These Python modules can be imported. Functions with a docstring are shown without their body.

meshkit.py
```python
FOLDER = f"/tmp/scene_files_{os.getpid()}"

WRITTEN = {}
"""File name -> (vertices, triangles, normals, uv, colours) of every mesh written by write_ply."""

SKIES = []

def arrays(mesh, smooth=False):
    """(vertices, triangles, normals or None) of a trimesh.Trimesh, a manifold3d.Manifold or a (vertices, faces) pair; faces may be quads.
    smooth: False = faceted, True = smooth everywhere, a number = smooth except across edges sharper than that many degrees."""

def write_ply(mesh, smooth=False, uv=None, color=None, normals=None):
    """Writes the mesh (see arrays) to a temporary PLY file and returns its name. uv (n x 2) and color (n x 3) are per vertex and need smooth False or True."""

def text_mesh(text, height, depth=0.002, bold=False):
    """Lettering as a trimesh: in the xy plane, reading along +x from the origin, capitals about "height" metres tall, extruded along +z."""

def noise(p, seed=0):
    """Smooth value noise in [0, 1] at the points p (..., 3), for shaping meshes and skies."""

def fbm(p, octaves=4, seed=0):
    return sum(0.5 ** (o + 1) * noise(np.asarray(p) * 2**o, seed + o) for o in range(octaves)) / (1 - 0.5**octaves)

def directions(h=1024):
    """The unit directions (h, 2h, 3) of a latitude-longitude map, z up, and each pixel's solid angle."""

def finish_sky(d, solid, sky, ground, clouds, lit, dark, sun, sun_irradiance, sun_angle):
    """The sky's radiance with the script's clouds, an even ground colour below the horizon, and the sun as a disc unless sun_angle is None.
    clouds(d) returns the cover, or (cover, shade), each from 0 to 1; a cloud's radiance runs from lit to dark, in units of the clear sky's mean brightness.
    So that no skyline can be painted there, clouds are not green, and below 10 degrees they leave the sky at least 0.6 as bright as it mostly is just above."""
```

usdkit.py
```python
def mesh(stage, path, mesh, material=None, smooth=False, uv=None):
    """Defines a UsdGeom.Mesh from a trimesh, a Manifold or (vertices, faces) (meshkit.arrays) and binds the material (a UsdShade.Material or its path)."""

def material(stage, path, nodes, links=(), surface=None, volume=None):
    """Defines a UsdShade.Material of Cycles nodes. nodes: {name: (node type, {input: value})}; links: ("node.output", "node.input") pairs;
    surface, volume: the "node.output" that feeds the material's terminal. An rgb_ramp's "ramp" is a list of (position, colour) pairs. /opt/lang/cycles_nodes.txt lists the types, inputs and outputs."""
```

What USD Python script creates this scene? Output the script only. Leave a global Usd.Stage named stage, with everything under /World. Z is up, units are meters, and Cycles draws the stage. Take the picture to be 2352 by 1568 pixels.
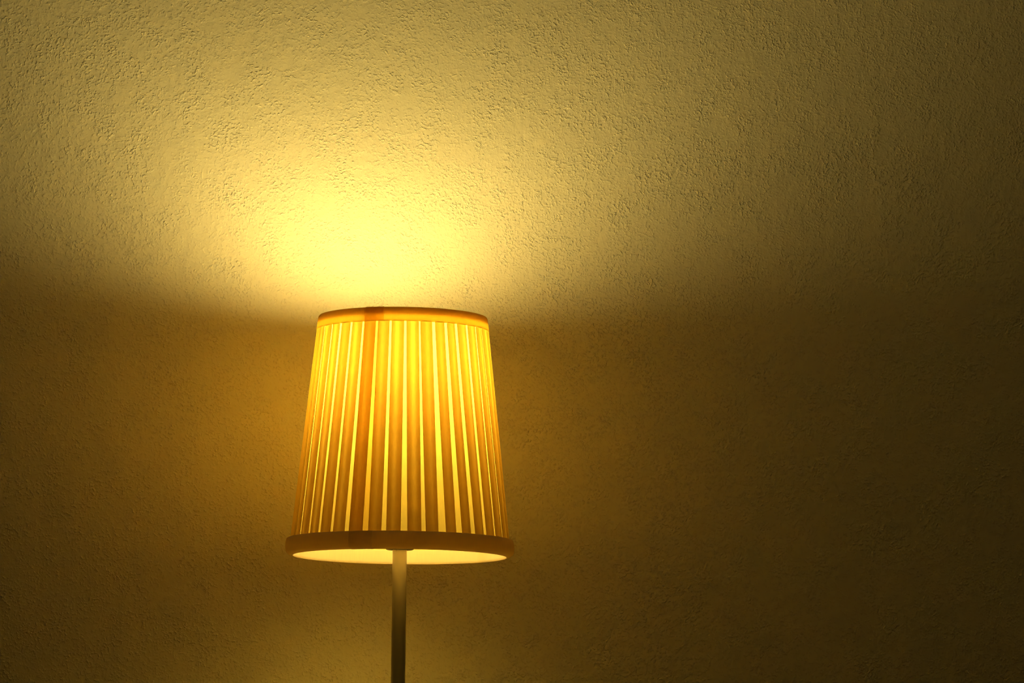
import math
import numpy as np
import trimesh
import meshkit
import usdkit
from pxr import Usd, UsdGeom, UsdLux, Gf

stage = Usd.Stage.CreateInMemory()
UsdGeom.SetStageUpAxis(stage, 'Z')
UsdGeom.SetStageMetersPerUnit(stage, 1.0)
UsdGeom.Xform.Define(stage, '/World')
UsdGeom.Scope.Define(stage, '/World/Looks')
rng = np.random.default_rng(7)

# ------------------------------------------------------------------ camera, light, exposure
ZM = 1.40                      # height of the middle of the lamp shade
F_PX = 10000.0                 # focal length in pixels of the 2352 wide frame
AZ, EL, DIST = math.radians(-12.0), math.radians(5.78), 4.193
DX, DY, ROLL = 0.02512, 0.02222, math.radians(0.61)
EXPOSURE = 0.0
BULB_RADIANCE = 150.0
BULB_COLOR = (1.0, 0.74, 0.225)

cpos = np.array([DIST*math.cos(EL)*math.sin(AZ), -DIST*math.cos(EL)*math.cos(AZ), ZM - DIST*math.sin(EL)])
UPV = np.array([0, 0, 1.0])
fw = np.array([0, 0, ZM]) - cpos
fw /= np.linalg.norm(fw)
rt = np.cross(fw, UPV); rt /= np.linalg.norm(rt)
up = np.cross(rt, fw)
fw = fw + DX*rt + DY*up
fw /= np.linalg.norm(fw)
rt = np.cross(fw, UPV); rt /= np.linalg.norm(rt)
up = np.cross(rt, fw)
r2 = math.cos(ROLL)*rt + math.sin(ROLL)*up
u2 = -math.sin(ROLL)*rt + math.cos(ROLL)*up
cam = UsdGeom.Camera.Define(stage, '/World/camera')
M = Gf.Matrix4d(*[float(x) for row in ((*r2, 0), (*u2, 0), (*(-fw), 0), (*cpos, 1)) for x in row])
cam.AddTransformOp().Set(M)
cam.CreateHorizontalApertureAttr(36.0)
cam.CreateVerticalApertureAttr(24.0)
cam.CreateFocalLengthAttr(36.0*F_PX/2352.0)
cam.CreateExposureAttr(EXPOSURE)
cam.CreateClippingRangeAttr(Gf.Vec2f(0.05, 100.0))


# ------------------------------------------------------------------ helpers
def mat(name, nodes, links, surface):
    return usdkit.material(stage, '/World/Looks/' + name, nodes, links, surface=surface)


def obj(name, m, material, parent='/World', smooth=35, label=None):
    path = parent + '/' + name
    k = 0
    while stage.GetPrimAtPath(path):
        k += 1
        path = '%s/%s_%03d' % (parent, name, k)
    p = usdkit.mesh(stage, path, m, material, smooth=smooth).GetPrim()
    if label:
        p.SetCustomDataByKey('label', label)
    return path


def tag(path, label, cat, kind=None):
    p = stage.GetPrimAtPath(path)
    p.SetCustomDataByKey('label', label)
    p.SetCustomDataByKey('category', cat)
    if kind:
        p.SetCustomDataByKey('kind', kind)


def sheet(P, close=False):
    """A grid of points (rows, columns, 3) as quads."""
    n, m = P.shape[:2]
    i, j = np.meshgrid(np.arange(n - 1), np.arange(m if close else m - 1), indexing='ij')
    j2 = (j + 1) % m
    q = np.stack([i*m + j, i*m + j2, (i + 1)*m + j2, (i + 1)*m + j], -1).reshape(-1, 4)
    v = P.reshape(-1, 3)
    f = np.vstack([q[:, [0, 1, 2]], q[:, [0, 2, 3]]])
    return trimesh.Trimesh(v, f, process=False)


def lathe(profile, n=96, closed=False, a0=0.0, a1=2*math.pi):
    """Revolves (r, z) points about z; closed joins the last point to the first."""
    pr = np.asarray(profile, float)
    full = abs(a1 - a0 - 2*math.pi) < 1e-9
    a = np.linspace(a0, a1, n, endpoint=not full)
    if closed:
        pr = np.vstack([pr, pr[:1]])
    P = np.stack([pr[:, None, 0]*np.cos(a), pr[:, None, 0]*np.sin(a), np.repeat(pr[:, 1:], n, 1)], -1)
    return sheet(P, close=full)


def tube(points, radius, sides=10):
    p = np.asarray(points, float)
    t = np.gradient(p, axis=0)
    t /= np.linalg.norm(t, axis=1, keepdims=True)
    ref = np.array([0, 0, 1.0]) if abs(t[0, 2]) < 0.9 else np.array([1.0, 0, 0])
    a = np.cross(t, ref); a /= np.linalg.norm(a, axis=1, keepdims=True)
    b = np.cross(t, a)
    g = np.arange(sides)*2*math.pi/sides
    P = p[:, None] + radius*(np.cos(g)[None, :, None]*a[:, None] + np.sin(g)[None, :, None]*b[:, None])
    s = sheet(P, close=True)
    n = len(p)
    caps = []
    for row, flip in ((0, False), (n - 1, True)):
        c = [row*sides + k for k in range(sides)]
        caps += [[c[0], c[k + 1], c[k]] if flip else [c[0], c[k], c[k + 1]] for k in range(1, sides - 1)]
    return trimesh.Trimesh(s.vertices, np.vstack([s.faces, caps]), process=False)


def boxm(lo, hi):
    lo, hi = np.array(lo, float), np.array(hi, float)
    b = trimesh.creation.box(hi - lo)
    b.apply_translation((lo + hi)/2)
    return b


# ------------------------------------------------------------------ materials
WALL_COL = (0.80, 0.765, 0.63)
plaster = mat('wall_paint', {
    'g': ('geometry', {}),
    'n1': ('noise_texture', {'scale': 420.0, 'detail': 1.6, 'roughness': 0.5, 'distortion': 0.0}),
    'crumb': ('rgb_ramp', {'ramp': [(0.0, (0.0, 0.0, 0.0)), (0.42, (0.03, 0.03, 0.03)), (0.50, (0.11, 0.11, 0.11)), (0.57, (0.30, 0.30, 0.30)), (0.64, (0.60, 0.60, 0.60)), (0.72, (0.90, 0.90, 0.90)), (0.85, (1.0, 1.0, 1.0))]}),
    'n3': ('noise_texture', {'scale': 45.0, 'detail': 2.0}),
    'amount': ('map_range', {'from_min': 0.35, 'from_max': 0.65, 'to_min': 0.4, 'to_max': 1.1}),
    'h': ('math', {'math_type': 'multiply'}),
    'n2': ('noise_texture', {'scale': 3.0, 'detail': 2.0}),
    'col': ('rgb_ramp', {'ramp': [(0.3, tuple(0.985*c for c in WALL_COL)), (0.7, tuple(1.01*c for c in WALL_COL))]}),
    'b': ('bump', {'strength': 1.0, 'distance': 0.00062}),
    'p': ('principled_bsdf', {'roughness': 0.75, 'specular_ior_level': 0.15})},
    [('g.position', 'n1.vector'), ('g.position', 'n2.vector'), ('g.position', 'n3.vector'), ('n2.fac', 'col.fac'), ('col.color', 'p.base_color'),
     ('n1.fac', 'crumb.fac'), ('n3.fac', 'amount.value'), ('crumb.color', 'h.value1'), ('amount.result', 'h.value2'),
     ('h.value', 'b.height'), ('b.normal', 'p.normal')], 'p.BSDF')
ceil_paint = mat('ceiling_paint', {
    'g': ('geometry', {}), 'n': ('noise_texture', {'scale': 180.0, 'detail': 2.0}),
    'b': ('bump', {'strength': 0.3, 'distance': 0.001}),
    'p': ('principled_bsdf', {'base_color': (0.86, 0.845, 0.80), 'roughness': 0.8, 'specular_ior_level': 0.1})},
    [('g.position', 'n.vector'), ('n.fac', 'b.height'), ('b.normal', 'p.normal')], 'p.BSDF')
wood_floor = mat('oak_floor', {
    'g': ('geometry', {}), 'mp': ('mapping', {'scale': (1.2, 14.0, 1.0)}),
    'n': ('noise_texture', {'scale': 3.0, 'detail': 5.0, 'roughness': 0.6}),
    'r': ('rgb_ramp', {'ramp': [(0.3, (0.16, 0.085, 0.04)), (0.7, (0.30, 0.17, 0.085))]}),
    'p': ('principled_bsdf', {'roughness': 0.4})},
    [('g.position', 'mp.vector'), ('mp.vector', 'n.vector'), ('n.fac', 'r.fac'), ('r.color', 'p.base_color')], 'p.BSDF')
white_trim = mat('white_trim', {'p': ('principled_bsdf', {'base_color': (0.75, 0.73, 0.68), 'roughness': 0.4})}, [], 'p.BSDF')
nickel = mat('brushed_nickel', {
    'g': ('geometry', {}), 'mp': ('mapping', {'scale': (900.0, 900.0, 12.0)}),
    'n': ('noise_texture', {'scale': 1.0, 'detail': 2.0}),
    'r': ('map_range', {'from_min': 0.3, 'from_max': 0.7, 'to_min': 0.395, 'to_max': 0.405}),
    'p': ('principled_bsdf', {'base_color': (0.58, 0.52, 0.40), 'metallic': 1.0, 'roughness': 0.26})},
    [('g.position', 'mp.vector'), ('mp.vector', 'n.vector'), ('n.fac', 'r.value'), ('r.result', 'p.roughness')], 'p.BSDF')
black_plastic = mat('black_plastic', {'p': ('principled_bsdf', {'base_color': (0.03, 0.028, 0.025), 'roughness': 0.4})}, [], 'p.BSDF')
cream_plastic = mat('cream_plastic', {'p': ('principled_bsdf', {'base_color': (0.55, 0.5, 0.4), 'roughness': 0.4})}, [], 'p.BSDF')


def cloth(name, refl, trans, grain=0.10):
    """Thin woven cloth: part of the light is thrown back, part goes through and scatters."""
    return mat(name, {
        'g': ('geometry', {}), 'mp': ('mapping', {'scale': (1500.0, 1500.0, 60.0)}),
        'n': ('noise_texture', {'scale': 1.0, 'detail': 2.0}),
        'r1': ('rgb_ramp', {'ramp': [(0.25, tuple((1 - grain)*c for c in refl)), (0.75, refl)]}),
        'r2': ('rgb_ramp', {'ramp': [(0.25, tuple((1 - grain)*c for c in trans)), (0.75, trans)]}),
        'd': ('diffuse_bsdf', {}), 't': ('translucent_bsdf', {}), 'a': ('add_closure', {})},
        [('g.position', 'mp.vector'), ('mp.vector', 'n.vector'), ('n.fac', 'r1.fac'), ('n.fac', 'r2.fac'),
         ('r1.color', 'd.color'), ('r2.color', 't.color'), ('d.BSDF', 'a.closure1'), ('t.BSDF', 'a.closure2')], 'a.closure')


lining_cloth = cloth('lining_cloth', (0.46, 0.385, 0.15), (0.25, 0.197, 0.045))
pleat_cloth = cloth('pleated_cloth', (0.18, 0.155, 0.07), (0.53, 0.42, 0.22))
ribbon = cloth('ribbon', (0.42, 0.36, 0.22), (0.30, 0.225, 0.05), 0.06)
ribbon_end = cloth('ribbon_end', (0.18, 0.15, 0.09), (0.78, 0.64, 0.36), 0.06)
thick_ribbon = cloth('rolled_ribbon', (0.50, 0.42, 0.28), (0.345, 0.275, 0.13), 0.06)
thin_ribbon = cloth('single_ribbon', (0.10, 0.085, 0.05), (0.82, 0.78, 0.70), 0.06)
tape_cloth = cloth('tape_cloth', (0.30, 0.26, 0.14), (0.52, 0.40, 0.15), 0.06)
seam_cloth = cloth('seam_cloth', (0.12, 0.10, 0.05), (0.85, 0.74, 0.48), 0.06)
glow = mat('lit_frosted_glass', {'e': ('emission', {'color': BULB_COLOR, 'strength': BULB_RADIANCE})}, [], 'e.emission')

# ------------------------------------------------------------------ the room
D = 0.190                      # back wall plane
X0, X1, Y0, ZT = -2.2, 2.6, -5.2, 2.18
cx, cz = 0.167, 1.525            # middle of the wall that the picture shows
gx = np.concatenate([np.linspace(X0, cx - 0.63, 60)[:-1], np.arange(cx - 0.63, cx + 0.63, 0.0011), np.linspace(cx + 0.63, X1, 60)[1:]])
gz = np.concatenate([np.linspace(0, cz - 0.44, 50)[:-1], np.arange(cz - 0.44, cz + 0.44, 0.0011), np.linspace(cz + 0.44, ZT, 40)[1:]])
X, Z = np.meshgrid(gx, gz)


def relief(X, Z):
    """Height of the painted fine stucco, metres: small crumbs and ridges on a gently wavy ground."""
    p = np.stack([X, Z, 0*X], -1)
    a = meshkit.noise(p*np.array([230, 210, 1]) + 3.1, 3)
    b = meshkit.noise(p*np.array([130, 110, 1]) + 7.7, 4)
    low = meshkit.fbm(p*14, 3, 8) - 0.5
    h = 0.00028*a + 0.00028*b + 0.0006*low
    # the joint between two strips of wall covering: a fine upright groove that comes and goes
    jx = 0.1634 + 0.031*(1.7293 - Z) + 0.0008*(meshkit.noise(np.stack([0*X, Z*30, 0*X], -1), 11) - 0.5)
    on = np.clip((meshkit.noise(np.stack([0*X + 5, Z*16, 0*X], -1), 12) - 0.6)*2, 0, 0.5)
    on = on + sum(k*np.exp(-((Z - z)/w)**2) for z, w, k in ((1.800, 0.014, 1.0), (1.728, 0.013, 1.0), (1.655, 0.012, 0.6)))
    h = h - 0.00035*on*np.exp(-((X - jx)/0.0008)**2)
    return h


H = relief(X, Z)
back = sheet(np.stack([X, D - H, Z], -1))
w = obj('wall_back', back, plaster, smooth=True)
tag(w, 'cream wall with fine stucco texture lit by the lamp in front of it', 'wall', 'structure')
w = obj('floor', boxm((X0, Y0, -0.1), (X1, D, 0.0)), wood_floor, smooth=False)
tag(w, 'brown wooden floor under the lamp', 'floor', 'structure')
w = obj('ceiling', boxm((X0, Y0, ZT), (X1, D, ZT + 0.1)), ceil_paint, smooth=False)
tag(w, 'plain white ceiling above the lamp', 'ceiling', 'structure')
w = obj('wall_left', boxm((X0 - 0.1, Y0, 0), (X0, D, ZT)), plaster, smooth=False)
tag(w, 'plain cream side wall at the left end of the room', 'wall', 'structure')
w = obj('wall_right', boxm((X1, Y0, 0), (X1 + 0.1, D, ZT)), plaster, smooth=False)
tag(w, 'plain cream side wall at the right end of the room', 'wall', 'structure')
w = obj('wall_front', boxm((X0 - 0.1, Y0 - 0.1, 0), (X1 + 0.1, Y0, ZT)), plaster, smooth=False)
tag(w, 'plain cream wall facing the lamp across the room', 'wall', 'structure')
w = obj('baseboard_back', boxm((X0, D - 0.016, 0), (X1, D - 0.0005, 0.07)), white_trim, smooth=False)
tag(w, 'white baseboard along the foot of the stucco wall', 'baseboard', 'structure')

# ------------------------------------------------------------------ the lamp
lamp = '/World/floor_lamp'
UsdGeom.Xform.Define(stage, lamp)
tag(lamp, 'lit floor lamp with a yellow pleated shade on a slim metal pole by the wall', 'floor lamp')
SH = 0.2316                    # height of the shade
ZB = ZM - SH/2                 # its lower edge
ZTOP = ZB + SH
RPB, RPT = 0.1060, 0.0808      # outer radius of the pleated cloth at the lower and upper edge


def rp(z):
    return RPB + (RPT - RPB)*(z - ZB)/SH


# base, pole, holder, bulb
base = lathe([(0.0, 0.0), (0.122, 0.0), (0.125, 0.002), (0.125, 0.012), (0.123, 0.0155), (0.118, 0.018), (0.03, 0.022), (0.014, 0.030), (0.0085, 0.034), (0.0, 0.034)], 128)
obj('base', base, nickel, lamp)
HUBZ = ZB + 0.0068
POLE_R = 0.0069
pole = lathe([(0.0, 0.030), (POLE_R, 0.030), (POLE_R, HUBZ + 0.003), (0.0, HUBZ + 0.003)], 64)
obj('pole', pole, nickel, lamp)
hub = lathe([(0.0, HUBZ), (0.0128, HUBZ), (0.0136, HUBZ + 0.001), (0.0136, HUBZ + 0.006), (0.0120, HUBZ + 0.009), (0.0, HUBZ + 0.009)], 48)
obj('collar', hub, nickel, lamp)
BR = 0.030                     # the globe of the bulb
BZ = ZTOP - 0.007 - BR
holder_top = BZ - 0.062
holder = lathe([(0.0, HUBZ + 0.009), (0.0085, HUBZ + 0.009), (0.0085, HUBZ + 0.045), (0.0145, HUBZ + 0.050), (0.0175, HUBZ + 0.060), (0.0175, holder_top), (0.0150, holder_top + 0.002), (0.0, holder_top + 0.002)], 48)
obj('lamp_holder', holder, cream_plastic, lamp)
prof = [(0.0, holder_top + 0.014), (0.0125, holder_top + 0.014), (0.0130, holder_top + 0.020), (0.0150, BZ - 0.036), (0.0205, BZ - 0.0255)]
prof += [(BR*math.sin(a), BZ - BR*math.cos(a)) for a in np.linspace(math.radians(50), math.pi, 24)]
bulb = obj('bulb', lathe(prof, 48), glow, lamp, smooth=True, label='glowing frosted light bulb inside the shade')
obj('screw_base', lathe([(0.0, holder_top), (0.0125, holder_top), (0.0130, holder_top + 0.003), (0.0125, holder_top + 0.014), (0.0, holder_top + 0.014)], 32), nickel, bulb)

# the shade: lining with its pleats, bands and wire carrier
zz = np.linspace(ZB + 0.004, ZTOP - 0.001, 24)
NA = 222
aa = np.arange(NA)*2*math.pi/NA
rr = rp(zz) - 0.0022
lining = sheet(np.stack([rr[:, None]*np.cos(aa), rr[:, None]*np.sin(aa), np.repeat(zz[:, None], NA, 1)], -1), close=True)
shade = obj('lamp_shade', lining, lining_cloth, lamp, smooth=True, label='tapered yellow pleated cloth shade glowing from within')

# bright gaps between the pleats: middle angle from the photographed side (degrees), at the top and at the bottom, and widths
gaps = [(-79.0, -81.5, 1.2, 1.8), (-72.5, -74.0, 1.3, 1.7), (-65.5, -66.0, 1.6, 2.0), (-55.0, -56.1, 1.2, 1.5), (-45.8, -47.4, 1.9, 1.6), (-36.3, -38.5, 1.5, 1.6),
        (-26.9, -29.1, 1.4, 2.6), (-17.3, -18.4, 1.3, 3.2), (-8.1, -8.5, 1.3, 2.5), (1.6, 2.05, 1.4, 3.6),
        (11.0, 12.4, 0.9, 2.4), (20.6, 22.6, 1.9, 4.4), (29.4, 32.7, 1.8, 3.7), (37.6, 42.0, 1.9, 2.9),
        (47.5, 51.2, 1.8, 2.2), (57.7, 60.6, 1.2, 1.7), (66.5, 70.7, 1.0, 1.9), (79.5, 82.0, 1.2, 3.0)]
rest = 20
for k in range(rest):
    t = (k + 1)/(rest + 1)
    gaps.append((79.5 + (360 - 79.0 - 79.5)*t + rng.normal(0, 0.5), 82.0 + (360 - 81.5 - 82.0)*t + rng.normal(0, 0.5), rng.uniform(0.9, 1.9), rng.uniform(1.6, 3.8)))
FRONT = -math.pi/2 + AZ        # direction from the axis to the camera
rows = np.linspace(ZB + 0.012, ZTOP - 0.0130, 14)
ng = len(gaps)
for k in range(ng):
    g, h = gaps[k], gaps[(k + 1) % ng]
    wrap = 360.0 if k == ng - 1 else 0.0
    flap = rng.uniform(0.34, 0.47, 2)
    drift = rng.uniform(-0.05, 0.07, 2)
    out = rng.uniform(0.0004, 0.0010)
    P = []
    for z in rows:
        s = (z - ZB)/SH
        lo = (g[0] + g[2]/2)*s + (g[1] + g[3]/2)*(1 - s)
        hi = (h[0] + wrap - h[2]/2)*s + (h[1] + wrap - h[3]/2)*(1 - s)
        wd = hi - lo
        f = np.clip(flap + drift*(1 - s), 0.2, 0.49)
        u = [f[0], 0.5*f[0], 0.06, 0.0, 0.05, 0.2, 0.35, 0.5, 0.65, 0.8, 0.95, 1.0, 0.94, 1 - 0.5*f[1], 1 - f[1]]
        dr = [-0.0012, -0.0012, -0.0011, -0.0004, 0.0, out*0.6, out*0.9, out, out*0.9, out*0.6, 0.0, -0.0004, -0.0011, -0.0012, -0.0012]
        ang = FRONT + np.radians(lo + wd*np.array(u))
        r = rp(z) + np.array(dr)
        P.append(np.stack([r*np.cos(ang), r*np.sin(ang), np.full(len(u), z)], -1))
    obj('pleat', sheet(np.array(P)), pleat_cloth, shade, smooth=50)


def arc(lo, hi):
    return FRONT + math.radians(lo), FRONT + math.radians(hi)


# where the cloth joins: a second layer behind one pleat
a0, a1 = arc(-27.5, -16.0)
sm = lathe([(rp(z) - 0.0030, z) for z in (ZB + 0.008, ZM, ZTOP - 0.006)], 8, a0=a0, a1=a1)
obj('seam', sm, seam_cloth, shade, smooth=True)

# upper band: ribbon folded over the wire ring
TB = 0.0140


def top_section(off):
    return [(rp(ZTOP - TB) + 0.0010 + off, ZTOP - TB), (rp(ZTOP - 0.007) + 0.0010 + off, ZTOP - 0.007), (rp(ZTOP) + 0.0009 + off, ZTOP - 0.0012),
            (rp(ZTOP) + 0.0003 + off*0.7, ZTOP - 0.0002 + off), (rp(ZTOP) - 0.0022, ZTOP + off), (rp(ZTOP) - 0.0036 - off, ZTOP - 0.0010),
            (rp(ZTOP - 0.0085) - 0.0036 - off, ZTOP - 0.0085)]


obj('upper_band', lathe(top_section(0.0), 160), ribbon, shade, smooth=40, label='folded ribbon band around the top of the shade')
a0, a1 = arc(-26.0, -12.6)
ov = lathe(top_section(0.0003), 14, a0=a0, a1=a1)
obj('band_overlap', ov, ribbon_end, shade, smooth=40, label='darker overlapped end of the upper ribbon')
tape = lathe([(rp(z) - 0.0002, z) for z in (ZTOP - 0.0078, ZTOP - 0.005, ZTOP - 0.0022)], 160)
obj('inner_tape', tape, tape_cloth, shade, smooth=True)
g = np.linspace(0, 2*math.pi, 13)[:-1]
ring = lambda R, z, r: lathe([(R + r*math.cos(x), z + r*math.sin(x)) for x in g], 128, closed=True)
obj('wire_ring', ring(rp(ZTOP) - 0.0014, ZTOP - 0.0016, 0.0011), nickel, shade, smooth=True)

# lower band: thicker, rolled around the lower ring
bt = [(0.1074, ZB + 0.0168), (0.1088, ZB + 0.0162), (0.1097, ZB + 0.0125), (0.1100, ZB + 0.0085), (0.1097, ZB + 0.0052), (0.1086, ZB + 0.0030), (0.1066, ZB + 0.0014), (0.1044, ZB + 0.0005), (0.1030, ZB),
      (0.1023, ZB + 0.0004), (0.1020, ZB + 0.0030), (0.1018, ZB + 0.0140), (0.1040, ZB + 0.0150), (0.1058, ZB + 0.0160)]
obj('lower_band', lathe(bt, 192, closed=True), thick_ribbon, shade, smooth=60, label='dark rolled ribbon band around the bottom of the shade')
bo = [(r + 0.0004*(1 if r > 0.105 else -1), z - (0.0003 if z < ZB + 0.004 else 0)) for r, z in bt[:9]]
a0, a1 = arc(-26.0, -13.9)
obj('band_overlap', lathe(bo, 14, a0=a0, a1=a1), thin_ribbon, shade, smooth=60)

# wire carrier: three arms from the collar up to the cloth
for k in range(3):
    a = FRONT + math.radians(8 + 120*k)
    pts = [(rad*math.cos(a), rad*math.sin(a), z) for rad, z in ((0.010, HUBZ + 0.0055), (0.03, HUBZ + 0.010), (0.07, HUBZ + 0.022), (rp(ZB + 0.036) - 0.0030, ZB + 0.036))]
    obj('carrier_arm', tube(pts, 0.0011, 8), nickel, shade, smooth=True)
